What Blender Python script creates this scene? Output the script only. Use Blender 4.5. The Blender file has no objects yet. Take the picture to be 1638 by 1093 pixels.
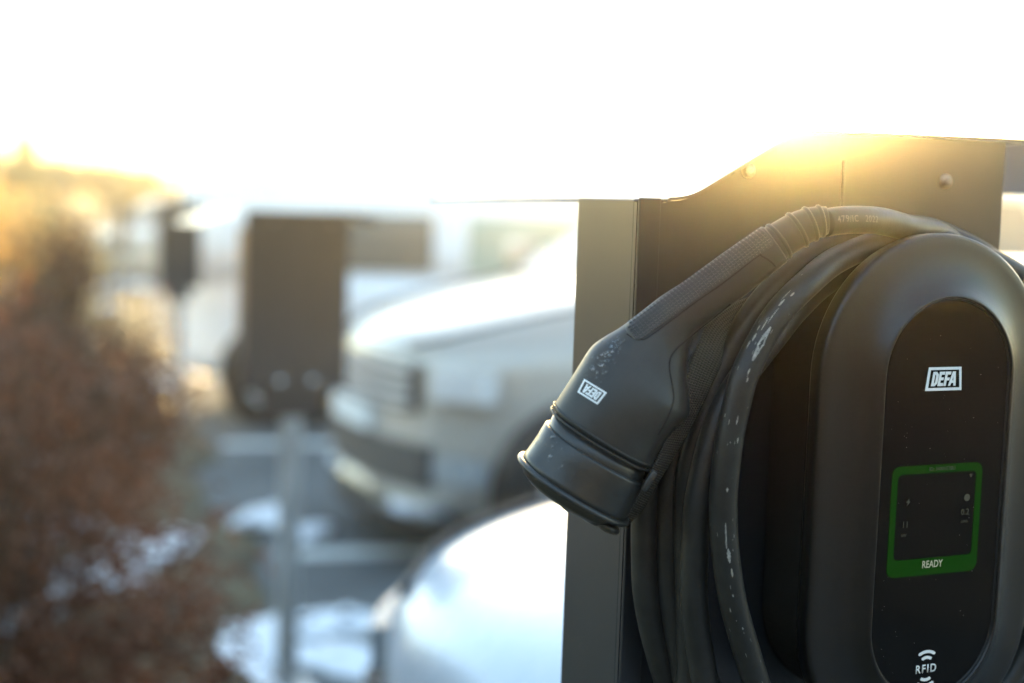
import bpy, bmesh, math, random
from mathutils import Vector, Matrix
from mathutils.bvhtree import BVHTree
R = math.radians
S = bpy.context.scene
COL = S.collection
random.seed(7)

# ------------------------------------------------------------------ camera
cam = bpy.data.cameras.new("camera"); camo = bpy.data.objects.new("camera", cam); COL.objects.link(camo)
cam.sensor_width = 36.0; cam.lens = 50.0; cam.clip_start = 0.02; cam.clip_end = 3000
camo.matrix_world = Matrix.Translation((0, 0, 1.6)) @ Matrix.Rotation(R(90 - 5.6), 4, 'X') @ Matrix.Rotation(R(1.9), 4, 'Z')
cam.dof.use_dof = True; cam.dof.focus_distance = 0.985; cam.dof.aperture_fstop = 2.6; cam.dof.aperture_blades = 0
S.camera = camo

# ------------------------------------------------------------------ world, sun, exposure
SUN_EL, SUN_AZ = 5.05, 11.0           # azimuth measured from +Y towards +X
w = bpy.data.worlds.new("World"); S.world = w; w.use_nodes = True
nt = w.node_tree; nt.nodes.clear()
sky = nt.nodes.new('ShaderNodeTexSky'); sky.sky_type = 'NISHITA'; sky.sun_disc = False
sky.sun_elevation = R(SUN_EL); sky.sun_rotation = R(SUN_AZ); sky.air_density = 1.0; sky.dust_density = 0.6; sky.ozone_density = 1.0
bg = nt.nodes.new('ShaderNodeBackground'); bg.inputs[1].default_value = 0.15
wo = nt.nodes.new('ShaderNodeOutputWorld'); nt.links.new(sky.outputs[0], bg.inputs[0]); nt.links.new(bg.outputs[0], wo.inputs[0])
sun = bpy.data.lights.new("sun", 'SUN'); sun.energy = 4.6; sun.angle = R(0.5); sun.color = (1.0, 0.64, 0.20)
suno = bpy.data.objects.new("sun", sun); COL.objects.link(suno)
sd = Vector((math.sin(R(SUN_AZ)) * math.cos(R(SUN_EL)), math.cos(R(SUN_AZ)) * math.cos(R(SUN_EL)), math.sin(R(SUN_EL))))
suno.rotation_euler = sd.to_track_quat('Z', 'Y').to_euler()
S.view_settings.view_transform = 'Standard'; S.view_settings.look = 'None'; S.view_settings.gamma = 1
S.view_settings.exposure = 3.42
HAZE_DENSITY, HAZE_G = 0.0054, 0.954

# ------------------------------------------------------------------ materials
def mat(name, col, rough=0.5, metal=0.0, noise=0.0, nscale=20.0, bump=0.0, bscale=60.0, rvar=0.0, emit=None, estr=0.0, spec=0.5, coat=0.0, col2=None, trans=0.0):
    m = bpy.data.materials.new(name); m.use_nodes = True; t = m.node_tree; p = t.nodes['Principled BSDF']
    p.inputs['Base Color'].default_value = (*col, 1); p.inputs['Roughness'].default_value = rough
    p.inputs['Metallic'].default_value = metal; p.inputs['Specular IOR Level'].default_value = spec
    p.inputs['Coat Weight'].default_value = coat; p.inputs['Coat Roughness'].default_value = 0.05
    tc = t.nodes.new('ShaderNodeTexCoord')
    if noise > 0:
        n = t.nodes.new('ShaderNodeTexNoise'); n.inputs['Scale'].default_value = nscale; n.inputs['Detail'].default_value = 6
        r = t.nodes.new('ShaderNodeValToRGB'); r.color_ramp.elements[0].position = 0.3; r.color_ramp.elements[1].position = 0.7
        c2 = col2 or tuple(min(1, c * (1 + noise)) for c in col); c1 = tuple(c * (1 - noise) for c in col) if not col2 else col
        r.color_ramp.elements[0].color = (*c1, 1); r.color_ramp.elements[1].color = (*c2, 1)
        t.links.new(tc.outputs['Object'], n.inputs['Vector']); t.links.new(n.outputs['Fac'], r.inputs['Fac']); t.links.new(r.outputs[0], p.inputs['Base Color'])
    if rvar > 0:
        n2 = t.nodes.new('ShaderNodeTexNoise'); n2.inputs['Scale'].default_value = nscale * 1.7; n2.inputs['Detail'].default_value = 5
        mr = t.nodes.new('ShaderNodeMapRange'); mr.inputs['To Min'].default_value = rough - rvar; mr.inputs['To Max'].default_value = rough + rvar
        t.links.new(tc.outputs['Object'], n2.inputs['Vector']); t.links.new(n2.outputs['Fac'], mr.inputs['Value']); t.links.new(mr.outputs[0], p.inputs['Roughness'])
    if bump > 0:
        n3 = t.nodes.new('ShaderNodeTexNoise'); n3.inputs['Scale'].default_value = bscale; n3.inputs['Detail'].default_value = 4
        b = t.nodes.new('ShaderNodeBump'); b.inputs['Strength'].default_value = bump; b.inputs['Distance'].default_value = 0.0006
        t.links.new(tc.outputs['Object'], n3.inputs['Vector']); t.links.new(n3.outputs['Fac'], b.inputs['Height']); t.links.new(b.outputs[0], p.inputs['Normal'])
    if emit:
        p.inputs['Emission Color'].default_value = (*emit, 1); p.inputs['Emission Strength'].default_value = estr
    if trans > 0:
        tr = t.nodes.new('ShaderNodeBsdfTranslucent'); mx = t.nodes.new('ShaderNodeMixShader'); mx.inputs[0].default_value = trans
        src = p.inputs['Base Color'].links[0].from_socket if p.inputs['Base Color'].links else None
        if src: t.links.new(src, tr.inputs['Color'])
        else: tr.inputs['Color'].default_value = (*col, 1)
        t.links.new(p.outputs[0], mx.inputs[1]); t.links.new(tr.outputs[0], mx.inputs[2]); t.links.new(mx.outputs[0], t.nodes['Material Output'].inputs['Surface'])
    return m

M = {}
M['steel_dark'] = mat('dark_coated_steel', (0.018, 0.022, 0.028), 0.29, 0.0, noise=0.12, nscale=5, rvar=0.025, spec=.7)
M['roof'] = mat('coated_roof_steel', (0.05, 0.053, 0.058), 0.30, 0.0, noise=0.2, nscale=10, rvar=0.12, bump=0.1, bscale=500)
M['galv'] = mat('galvanised_steel', (0.42, 0.44, 0.45), 0.45, 0.6, noise=0.15, nscale=12, rvar=0.1)
M['shell'] = mat('black_satin_plastic', (0.006, 0.0064, 0.0068), 0.30, noise=0.1, nscale=30, bump=0.22, bscale=2200, rvar=0.04)
M['shell_side'] = mat('black_matt_plastic', (0.008, 0.008, 0.008), 0.6, noise=0.1, nscale=30)
M['gloss'] = mat('gloss_black_panel', (0.0010, 0.0010, 0.0010), 0.05, noise=0.05, rvar=0.03, nscale=40, spec=.22)
M['rubber'] = mat('black_cable_rubber', (0.017, 0.0185, 0.0185), 0.42, noise=0.25, nscale=45, bump=0.2, bscale=500, rvar=0.10, spec=.36)
M['plug'] = mat('plug_plastic', (0.023, 0.025, 0.025), 0.44, noise=0.14, nscale=35, bump=0.12, bscale=1500, rvar=0.08, spec=.4)
M['cap'] = mat('cap_rubber', (0.022, 0.024, 0.024), 0.33, noise=0.15, nscale=25, bump=0.08, bscale=500, rvar=0.09)
M['seam'] = mat('seam_shadow_rubber', (0.006, 0.006, 0.006), 0.8)
M['print'] = mat('white_print', (0.75, 0.78, 0.78), 0.5)
M['print_grey'] = mat('faded_print', (0.07, 0.068, 0.066), 0.6)
M['scuff'] = mat('pale_scuff', (0.24, 0.25, 0.235), 0.7, noise=0.4, nscale=300)
M['lcd_green'] = mat('screen_green', (0.0, 0.01, 0.0), 0.1, spec=.12, emit=(0.006, 0.080, 0.001), estr=0.034)
M['lcd_text'] = mat('screen_text', (0.01, 0.01, 0.01), 0.1, spec=.12, emit=(0.75, 0.85, 0.65), estr=0.035)
M['lcd_dim'] = mat('screen_text_dim', (0.01, 0.01, 0.01), 0.1, spec=.12, emit=(0.5, 0.55, 0.4), estr=0.009)
M['water'] = mat('water_drop', (0.9, 0.95, 1.0), 0.02); M['water'].node_tree.nodes['Principled BSDF'].inputs['Transmission Weight'].default_value = 0.9
M['water'].node_tree.nodes['Principled BSDF'].inputs['IOR'].default_value = 1.33
M['bolt'] = mat('stainless_bolt', (0.22, 0.21, 0.20), 0.38, 1.0)

# woven webbing and dotted grip use their UV maps
def uvbump(name, col, rough, su, sv, dist, kind):
    m = mat(name, col, rough); t = m.node_tree; p = t.nodes['Principled BSDF']
    uv = t.nodes.new('ShaderNodeUVMap'); sp = t.nodes.new('ShaderNodeSeparateXYZ'); t.links.new(uv.outputs[0], sp.inputs[0])
    def mth(op, a, b=None):
        n = t.nodes.new('ShaderNodeMath'); n.operation = op
        for i, v in enumerate((a, b)):
            if v is None: continue
            if isinstance(v, (int, float)): n.inputs[i].default_value = v
            else: t.links.new(v, n.inputs[i])
        return n.outputs[0]
    U = mth('MULTIPLY', sp.outputs[0], su); V = mth('MULTIPLY', sp.outputs[1], sv)
    if kind == 'weave':
        su_ = mth('SINE', mth('ADD', U, mth('MULTIPLY', mth('SINE', V), 0.9))); sv_ = mth('SINE', V)
        h = mth('ADD', mth('MULTIPLY', su_, 0.75), mth('MULTIPLY', sv_, 0.35))
    else:
        a = mth('ABSOLUTE', mth('SINE', U)); b = mth('ABSOLUTE', mth('SINE', V))
        h = mth('GREATER_THAN', mth('MULTIPLY', a, b), 0.35)
    bm = t.nodes.new('ShaderNodeBump'); bm.inputs['Strength'].default_value = 1.0; bm.inputs['Distance'].default_value = dist
    t.links.new(h, bm.inputs['Height']); t.links.new(bm.outputs[0], p.inputs['Normal'])
    if kind == 'weave':
        r = t.nodes.new('ShaderNodeValToRGB'); t.links.new(mth('MULTIPLY', mth('ADD', h, 1.1), 0.45), r.inputs[0])
        r.color_ramp.elements[0].color = (0.006, 0.006, 0.006, 1); r.color_ramp.elements[1].color = (*col, 1)
        t.links.new(r.outputs[0], p.inputs['Base Color'])
    return m
M['webbing'] = uvbump('black_webbing', (0.12, 0.112, 0.095), 0.7, 2 * math.pi / 0.0017, 2 * math.pi / 0.0022, 0.0005, 'weave')
M['grip'] = mat('grip_rubber', (0.022, 0.024, 0.023), 0.42, noise=.2, nscale=60)

# ------------------------------------------------------------------ object helpers
def obj(name, bm, m=None, parent=None, smooth=False, mw=None):
    me = bpy.data.meshes.new(name); bm.normal_update(); bm.to_mesh(me); bm.free()
    if smooth:
        for p in me.polygons: p.use_smooth = True
    o = bpy.data.objects.new(name, me); COL.objects.link(o)
    if m: me.materials.append(m)
    if parent: o.parent = parent
    if mw is not None: o.matrix_basis = mw
    return o
def tag(o, label=None, cat=None, group=None, kind=None):
    if label: o['label'] = label
    if cat: o['category'] = cat
    if group: o['group'] = group
    if kind: o['kind'] = kind
    return o
def empty(name, loc, rz=0, parent=None, rest=None):
    o = bpy.data.objects.new(name, None); COL.objects.link(o); o.location = loc; o.rotation_euler = (0, 0, rz); o.empty_display_size = .05
    if parent: o.parent = parent
    return o
def copy_tree(o, parent=None):
    c = o.copy(); COL.objects.link(c); c.parent = parent
    for ch in list(o.children): copy_tree(ch, c)
    return c
def add_box(bm, x0, x1, y0, y1, z0, z1, bev=0.0, seg=2):
    r = bmesh.ops.create_cube(bm, size=1); vs = r['verts']
    for v in vs:
        v.co = Vector((x0 if v.co.x < 0 else x1, y0 if v.co.y < 0 else y1, z0 if v.co.z < 0 else z1))
    if bev > 0:
        es = list({e for v in vs for e in v.link_edges})
        bmesh.ops.bevel(bm, geom=es, offset=bev, segments=seg, profile=0.5, affect='EDGES')
def box(name, a, m, parent=None, bev=0.0, smooth=False):
    bm = bmesh.new(); add_box(bm, *a, bev=bev); return obj(name, bm, m, parent, smooth)
def add_cyl(bm, c0, c1, r, seg=20, r2=None):
    c0, c1 = Vector(c0), Vector(c1); d = c1 - c0
    q = d.to_track_quat('Z', 'Y').to_matrix().to_4x4(); q.translation = (c0 + c1) / 2
    bmesh.ops.create_cone(bm, cap_ends=True, segments=seg, radius1=r, radius2=r if r2 is None else r2, depth=d.length, matrix=q)
def catmull(pts, n, closed=False):
    out = []; N = len(pts); P = [Vector(p) for p in pts]
    rng = N if closed else N - 1
    for i in range(rng):
        p1, p2 = P[i], P[(i + 1) % N]
        p0 = P[(i - 1) % N] if closed or i > 0 else p1 * 2 - p2
        p3 = P[(i + 2) % N] if closed or i + 2 < N else p2 * 2 - p1
        for k in range(n):
            t = k / n
            out.append(0.5 * ((2 * p1) + (p2 - p0) * t + (2 * p0 - 5 * p1 + 4 * p2 - p3) * t * t + (3 * p1 - p0 - 3 * p2 + p3) * t ** 3))
    if not closed: out.append(P[-1])
    return out
def add_tube(bm, pts, r, seg=16, closed=False, caps=True):
    """tube along pts; r number or list"""
    n = len(pts); rings = []; up = None
    for i, p in enumerate(pts):
        a = pts[(i - 1) % n] if closed or i > 0 else p; b = pts[(i + 1) % n] if closed or i < n - 1 else p
        t = (b - a).normalized()
        if up is None:
            up = t.orthogonal().normalized()
        up = (up - t * up.dot(t)).normalized(); s = t.cross(up)
        rr = r[i] if isinstance(r, (list, tuple)) else r
        rings.append([bm.verts.new(p + (up * math.cos(2 * math.pi * k / seg) + s * math.sin(2 * math.pi * k / seg)) * rr) for k in range(seg)])
    for i in range(n if closed else n - 1):
        A, B = rings[i], rings[(i + 1) % n]
        off = 0
        if closed and i == n - 1:
            off = min(range(seg), key=lambda o: (A[0].co - B[o].co).length)
        for k in range(seg):
            bm.faces.new((A[k], A[(k + 1) % seg], B[(k + 1 + off) % seg], B[(k + off) % seg]))
    if caps and not closed:
        bm.faces.new(rings[0][::-1]); bm.faces.new(rings[-1])
    return rings
def loft(bm, rings, closed_ring=True, caps=True):
    vr = [[bm.verts.new(p) for p in ring] for ring in rings]; n = len(vr[0])
    for i in range(len(vr) - 1):
        for k in range(n if closed_ring else n - 1):
            bm.faces.new((vr[i][k], vr[i][(k + 1) % n], vr[i + 1][(k + 1) % n], vr[i + 1][k]))
    if caps and closed_ring:
        bm.faces.new(vr[0][::-1]); bm.faces.new(vr[-1])
    return vr
def text_mesh(s, size, bold=0.0, shear=0.0, width=1.0, spacing=1.0, align='CENTER'):
    c = bpy.data.curves.new('txt', 'FONT'); c.body = s; c.size = size; c.offset = bold; c.shear = shear
    c.align_x = align; c.align_y = 'CENTER'; c.space_character = spacing; c.resolution_u = 4; c.fill_mode = 'FRONT'
    o = bpy.data.objects.new('txt', c); COL.objects.link(o)
    bpy.context.view_layer.update()
    me = bpy.data.meshes.new_from_object(o.evaluated_get(bpy.context.evaluated_depsgraph_get()))
    bm = bmesh.new(); bm.from_mesh(me)
    bpy.data.objects.remove(o); bpy.data.curves.remove(c); bpy.data.meshes.remove(me)
    for v in bm.verts: v.co.x *= width
    return bm
def thicken(bm, d, direction):
    """give a flat printed mark a real (tiny) thickness"""
    r = bmesh.ops.extrude_face_region(bm, geom=list(bm.faces))
    for g in r['geom']:
        if isinstance(g, bmesh.types.BMVert): g.co += direction * d
def merge(bm, other, f=None):
    me = bpy.data.meshes.new('tmp')
    if f:
        for v in other.verts: v.co = f(v.co)
    other.to_mesh(me); other.free(); bm.from_mesh(me); bpy.data.meshes.remove(me)

# ------------------------------------------------------------------ ground, verge, snow
def ground_mat():
    m = mat('wet_asphalt', (0.10, 0.107, 0.11), 0.75, noise=0.35, nscale=1.3, bump=0.6, bscale=160, rvar=0.12, spec=.12, col2=(0.17, 0.178, 0.178))
    return m
bm = bmesh.new(); v = [bm.verts.new(p) for p in ((-200, -60, 0), (200, -60, 0), (200, 260, 0), (-200, 260, 0))]; bm.faces.new(v)
tag(obj('ground', bm, ground_mat()), kind='structure')
def edge_x(y):            # boundary between verge and asphalt
    return 0.62 - 0.29 * y + 0.10 * math.sin(y * 2.3) + 0.05 * math.sin(y * 6.1)
bm = bmesh.new(); ys = [-3 + i * 0.25 for i in range(180)]
top = [(bm.verts.new((-60, y, 0.03)), bm.verts.new((edge_x(y) - 0.08, y, 0.03)), bm.verts.new((edge_x(y), y, 0.002))) for y in ys]
for a, b in zip(top, top[1:]):
    bm.faces.new((a[0], a[1], b[1], b[0])); bm.faces.new((a[1], a[2], b[2], b[1]))
vm = mat('verge_soil', (0.055, 0.045, 0.028), 0.9, noise=0.5, nscale=3, bump=1, bscale=40, col2=(0.13, 0.11, 0.06))
tag(obj('verge', bm, vm), kind='structure')
# snow: irregular melting patches with real thickness
snow_m = mat('snow', (0.80, 0.84, 0.90), 0.55, noise=0.06, nscale=12, bump=0.5, bscale=60)
bm = bmesh.new(); rs = random.Random(3)
def patch(cx, cy, rx, ry, h, z0):
    n = 30; ph = [rs.uniform(0, 6.28) for _ in range(4)]
    rings = []
    for lvl, (k, zz) in enumerate(((1.0, 0.001), (0.93, .6), (0.75, .9), (0.4, 1.0))):
        rings.append([Vector((cx + rx * k * (1 + .22 * math.sin(3 * a + ph[0]) + .14 * math.sin(5 * a + ph[1]) + .1 * math.sin(9 * a + ph[2])) * math.cos(a),
                              cy + ry * k * (1 + .22 * math.sin(3 * a + ph[0]) + .14 * math.sin(5 * a + ph[1]) + .1 * math.sin(9 * a + ph[2])) * math.sin(a), z0 + h * zz)) for a in [2 * math.pi * i / n for i in range(n)]])
    loft(bm, rings)
for _ in range(20): patch(rs.uniform(-1.08, -.52), rs.uniform(4.45, 5.25), rs.uniform(.05, .15), rs.uniform(.05, .15), .03, .0)
patch(-.95, 6.65, .12, .15, .03, 0)
patch(-1.15, 6.75, .14, .2, .05, .03); patch(-.45, 4.75, .14, .14, .02, 0); patch(-1.55, 6.1, .2, .3, .05, .03)
for i in range(95):
    y = rs.uniform(8.5, 26); x = edge_x(y) - rs.uniform(.2, 1) ** 1.5 * (1 + y * .45)
    s = rs.uniform(.15, .55) * (0.7 + y / 14); patch(x, y, s, s * rs.uniform(.8, 1.5), .05, .032)
for _ in range(26):
    y = rs.uniform(4.4, 9.5); patch(edge_x(y) - rs.uniform(.95, 3.2), y, rs.uniform(.2, .55), rs.uniform(.25, .6), .05, .032)
tag(obj('snow_patches', bm, snow_m, smooth=True), 'melting snow lying in patches on the verge beside the car park', 'snow', kind='stuff')

# parking bay lines
lm = mat('worn_line_paint', (0.62, 0.64, 0.62), 0.6, noise=0.25, nscale=9)
def line(x0, y0, L, wd):
    dx, dy = math.cos(R(13)), math.sin(R(13)); nx, ny = -dy, dx
    bm = bmesh.new(); pts = [(x0, y0), (x0 + dx * L, y0 + dy * L), (x0 + dx * L + nx * wd, y0 + dy * L + ny * wd), (x0 + nx * wd, y0 + ny * wd)]
    bm.faces.new([bm.verts.new((*p, .004)) for p in pts]); tag(obj('parking_line', bm, lm), kind='structure')
line(-1.0, 6.13, 5, .17); line(-1.8, 8.85, 5, .2); line(-.3, 3.6, 5, .12); line(-2.6, 12, 5, .2)

# ------------------------------------------------------------------ vehicles
M['white_paint'] = mat('white_car_paint', (0.80, 0.82, 0.84), 0.3, noise=0.03, nscale=2, rvar=.05, coat=0.6)
M['silver_paint'] = mat('silver_car_paint', (0.44, 0.42, 0.38), 0.34, 0.25, noise=0.05, nscale=2, rvar=.06, coat=0.7)
M['ice_paint'] = mat('pale_blue_car_paint', (0.46, 0.52, 0.60), 0.28, 0.1, noise=0.04, nscale=2, rvar=.05, coat=0.5)
M['glass'] = mat('tinted_car_glass', (0.10, 0.12, 0.12), 0.08, noise=.05, spec=0.7)
M['glass_green'] = mat('green_car_glass', (0.30, 0.42, 0.38), 0.06, noise=.05, spec=.7)
M['blacktrim'] = mat('black_trim', (0.015, 0.015, 0.015), 0.5, noise=.1)
M['tyre'] = mat('tyre_rubber', (0.02, 0.02, 0.02), 0.85, noise=.2)
M['chrome'] = mat('chrome', (0.7, 0.72, 0.74), 0.15, 1.0, noise=.03)
M['greytrim'] = mat('grey_trim', (0.085, 0.085, 0.083), 0.6, noise=.1)
M['lamp'] = mat('headlight_lens', (0.30, 0.33, 0.35), 0.4, 0.0, noise=.1, nscale=30)
M['lamp_bright'] = mat('clear_headlight_lens', (0.75, 0.77, 0.78), 0.2, 0.2, noise=.1, nscale=30)
M['tail'] = mat('tail_light_lens', (0.35, 0.02, 0.02), 0.15, noise=.1)
M['rim'] = mat('alloy_rim', (0.7, 0.7, 0.7), 0.4, 0.3, noise=.1)

def wheel(parent, x, y, r, side):
    w_ = empty('wheel', (x, y, r), 0, parent)
    bm = bmesh.new(); n = 32
    prof = [(r * .62, -.10), (r * .93, -.11), (r, -.08), (r, .08), (r * .93, .11), (r * .62, .10)]
    rings = [[Vector((q * math.cos(2 * math.pi * i / n), o, q * math.sin(2 * math.pi * i / n))) for q, o in prof] for i in range(n)]
    vr = [[bm.verts.new(p) for p in ring] for ring in rings]
    for i in range(n):
        for k in range(len(prof)):
            bm.faces.new((vr[i][k], vr[i][(k + 1) % 6], vr[(i + 1) % n][(k + 1) % 6], vr[(i + 1) % n][k]))
    obj('tyre', bm, M['tyre'], w_, True)
    bm = bmesh.new()
    for i in range(5):
        a = 2 * math.pi * i / 5
        add_cyl(bm, (0, side * .075, 0), (math.cos(a) * r * .6, side * .085, math.sin(a) * r * .6), .035, 8)
    add_cyl(bm, (0, side * .03, 0), (0, side * .095, 0), .07, 16)
    add_tube(bm, [Vector((math.cos(2 * math.pi * i / 28) * r * .6, side * .085, math.sin(2 * math.pi * i / 28) * r * .6)) for i in range(28)], .02, 8, closed=True)
    add_cyl(bm, (0, side * .0, 0), (0, side * .01, 0), r * .6, 24)
    obj('rim', bm, M['rim'], w_, True)
    return w_
def vehicle(name, loc, rz, paint, L, hw, prof, gh, wheels, wr, front, label, cat, group=None, zs=0.55, side_glass=None, side_abs=None, glassm='glass', nose=0.35):
    """x forward with the nose at x=0; prof: (x, z_low, z_shoulder, z_deck); gh: greenhouse bottom/top x of front and rear, z base, z roof"""
    root = empty(name, loc, rz); tag(root, label, cat, group)
    def hwx(x):
        f = min(1, (max(0, -x) / nose)) ** (1 / 3.); g = min(1, max(0, (x + L) / .25)) ** (1 / 3.)
        return hw * max(.3, f * (0.93 + .07 * min(1, -x / 1.0))) * max(.55, g)
    bm = bmesh.new(); rings = []
    for x, zl, zsho, zd in prof:
        h = hwx(x)
        half = [(h * .0, zl), (h * .80, zl), (h * .97, zl + .06), (h, zl + (zsho - zl) * .45), (h * .985, zsho - .06), (h * .93, zsho), (h * .75, zd - .02), (h * .35, zd + .005)]
        ring = [Vector((x, -a, z)) for a, z in half] + [Vector((x, 0, zd + .012))] + [Vector((x, a, z)) for a, z in half[::-1][:-1]]
        rings.append(ring)
    loft(bm, rings); o = obj('body', bm, paint, root, True)
    sub = o.modifiers.new('s', 'SUBSURF'); sub.levels = 1; sub.render_levels = 2
    # shut lines of the bonnet, standing a hair above the paint
    dk = [(p[0], p[3]) for p in prof if p[0] > gh[0] - .1]
    for s in (-1, 1):
        pl = [Vector((x, s * hwx(x) * .80, zd - .022 - .008)) for x, zd in dk[2:]]
        if len(pl) > 2:
            bm = bmesh.new(); add_tube(bm, catmull(pl, 4), .011, 6); obj('bonnet_seam', bm, M['blacktrim'], root, True)
    # greenhouse
    xf0, xf1, xr1, xr0, zb, zt = gh; tw = hw * .76; bw = hw * .90
    def corner(fx, top, s):
        x = (xf1 if top else xf0) if fx else (xr1 if top else xr0)
        return Vector((x, s * (tw if top else bw), zt if top else zb))
    bm = bmesh.new(); rr = []
    for t in (0, .25, .5, .75, 1):
        xa = xf0 + (xf1 - xf0) * t; xb = xr0 + (xr1 - xr0) * t; ww = bw + (tw - bw) * t; z = zb - .03 + (zt - zb + .03) * t
        if t == 1: z = zt - .03
        rr.append([Vector((xa, -ww * .9, z)), Vector((xa + .05, 0, z)), Vector((xa, ww * .9, z)), Vector((xa - .06, ww, z)), Vector(((xa + xb) / 2, ww * 1.01, z)), Vector((xb + .06, ww, z)), Vector((xb, ww * .9, z)), Vector((xb - .03, 0, z)), Vector((xb, -ww * .9, z)), Vector((xb + .06, -ww, z)), Vector(((xa + xb) / 2, -ww * 1.01, z)), Vector((xa - .06, -ww, z))])
    c = Vector(((xf1 + xr1) / 2, 0, zt + .02))
    rr.append([Vector((c.x + (p.x - c.x) * .93, p.y * .90, zt + .005)) for p in rr[-1]]); rr.append([Vector((c.x + (p.x - c.x) * .5, p.y * .5, zt + .025)) for p in rr[-1]])
    loft(bm, rr); obj('cabin', bm, paint, root, True)
    def pane(nm, quad, m, th=.008):
        a, b, c_, d = quad; nrm = (b - a).cross(d - a).normalized(); bm = bmesh.new()
        lo = [bm.verts.new(p - nrm * .02) for p in quad]; hi = [bm.verts.new(p + nrm * th) for p in quad]
        bm.faces.new(hi); bm.faces.new(lo[::-1])
        for i in range(4): bm.faces.new((lo[i], lo[(i + 1) % 4], hi[(i + 1) % 4], hi[i]))
        return obj(nm, bm, m, root)
    def lerp(a, b, t): return a + (b - a) * t
    G = M[glassm]
    fb = [corner(1, 0, -1), corner(1, 0, 1), corner(1, 1, 1), corner(1, 1, -1)]
    fb = [p + Vector((.045, 0, 0)) for p in fb]
    pane('windshield', [lerp(lerp(fb[0], fb[1], u), lerp(fb[3], fb[2], u), v) for u, v in ((.07, .04), (.93, .04), (.93, .92), (.07, .92))], G)
    rb = [corner(0, 0, 1), corner(0, 0, -1), corner(0, 1, -1), corner(0, 1, 1)]
    rb = [p + Vector((-.035, 0, 0)) for p in rb]
    pane('rear_window', [lerp(lerp(rb[0], rb[1], u), lerp(rb[3], rb[2], u), v) for u, v in ((.1, .1), (.9, .1), (.9, .88), (.1, .88))], M['glass'])
    for s in (-1, 1):
        for xa0, xa1, xb0, xb1, v0, v1, gm in (side_abs or ()):
            def yy(v): return s * (bw + (tw - bw) * v + .012)
            def zz(v): return zb + (zt - zb) * v
            q = [Vector((xa0, yy(v0), zz(v0))), Vector((xa1, yy(v0), zz(v0))), Vector((xb1, yy(v1), zz(v1))), Vector((xb0, yy(v1), zz(v1)))]
            n_ = (q[1] - q[0]).cross(q[3] - q[0])
            if n_.y * s < 0: q = q[::-1]
            pane('side_window', q, M[gm])
        for u0, u1, gm in () if side_abs else (side_glass or ((.06, .38, glassm), (.42, .70, glassm), (.74, .93, glassm))):
            A0, A1 = corner(1, 0, s), corner(1, 1, s); B0, B1 = corner(0, 0, s), corner(0, 1, s)
            q = [lerp(lerp(A0, B0, u), lerp(A1, B1, u), v) for u, v in ((u0, .10), (u1, .10), (u1, .90), (u0, .90))]
            q = [p + Vector((0, s * .012, 0)) for p in q]
            if s > 0: q = q[::-1]
            # order chosen so that the pane's normal points outwards
            n_ = (q[1] - q[0]).cross(q[3] - q[0])
            if n_.y * s < 0: q = q[::-1]
            pane('side_window', q, M[gm])
        bm = bmesh.new(); add_box(bm, xf0 - .22, xf0 - .08, s * hw * .97 - .1 + (.1 if s > 0 else -.1), s * hw * .97 + .1 + (.1 if s > 0 else -.1), zb + .03, zb + .17, bev=.03); obj('side_mirror', bm, paint, root, True)
    for x in wheels:
        for s in (-1, 1):
            bm = bmesh.new(); add_cyl(bm, (x, s * (hw - .28), wr + .02), (x, s * (hw + .004), wr + .02), wr + .035, 28); obj('wheel_arch', bm, M['blacktrim'], root, True)
            wheel(root, x, s * (hw - .085), wr, s)
    def fx(y): return -nose * (min(1, abs(y) / hw)) ** 3
    def strip(nm, y0, y1, z0, z1, m, out=.012, parent=None, lean=0):
        bm = bmesh.new(); n = 12; rings = []
        for i in range(n + 1):
            y = y0 + (y1 - y0) * i / n; x = fx(y)
            rings.append([Vector((x - .05, y, z0)), Vector((x + out, y, z0)), Vector((x + out + lean, y, z1)), Vector((x - .05 + lean, y, z1))])
        loft(bm, rings); return obj(nm, bm, m, parent or root)
    front(strip, root, hw)
    return root

def suv_front(strip, root, hw):
    g = strip('grille', -.56, .56, .70, .90, M['greytrim'], .02)
    for z in (.72, .77, .82, .87): strip('grille_bar', -.55, .55, z, z + .022, M['rim'], .035, g)
    strip('lower_intake', -.62, .62, .38, .56, M['greytrim'], .02)
    strip('skid_trim', -.70, .70, .26, .32, M['chrome'], .035)
    strip('bumper_underside', -.72, .72, .18, .25, M['blacktrim'], .01)
    for s in (-1, 1):
        y0, y1 = sorted((s * .66, s * .86)); strip('headlight', y0, y1, .77, .90, M['lamp_bright'], .02)
        y0, y1 = sorted((s * .68, s * .84)); strip('fog_light', y0, y1, .42, .52, M['lamp'], .02)
    strip('licence_plate', -.26, .26, .58, .69, M['print'], .045)
suv_prof = [(-.001, .34, .72, .84), (-.02, .27, .82, .93), (-.08, .23, .90, 1.0), (-.2, .22, .95, 1.05), (-.5, .22, 1.0, 1.14), (-1.15, .22, 1.08, 1.27), (-1.6, .22, 1.10, 1.28), (-2.8, .22, 1.06, 1.12), (-3.9, .24, 1.06, 1.1), (-4.45, .3, 1.05, 1.1), (-4.6, .4, .95, 1.05)]
SUVROT = math.pi + R(24)
nx, ny = math.cos(SUVROT), math.sin(SUVROT)
vehicle('parked_suv', (-0.70, 6.45, 0), SUVROT, M['silver_paint'], 4.6, .93, suv_prof, (-1.10, -1.95, -3.7, -4.35, 1.22, 1.74), (-.74, -3.60), .37, suv_front,
        'silver grey SUV parked nose out beyond the pedestal, behind the white car', 'SUV')
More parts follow.
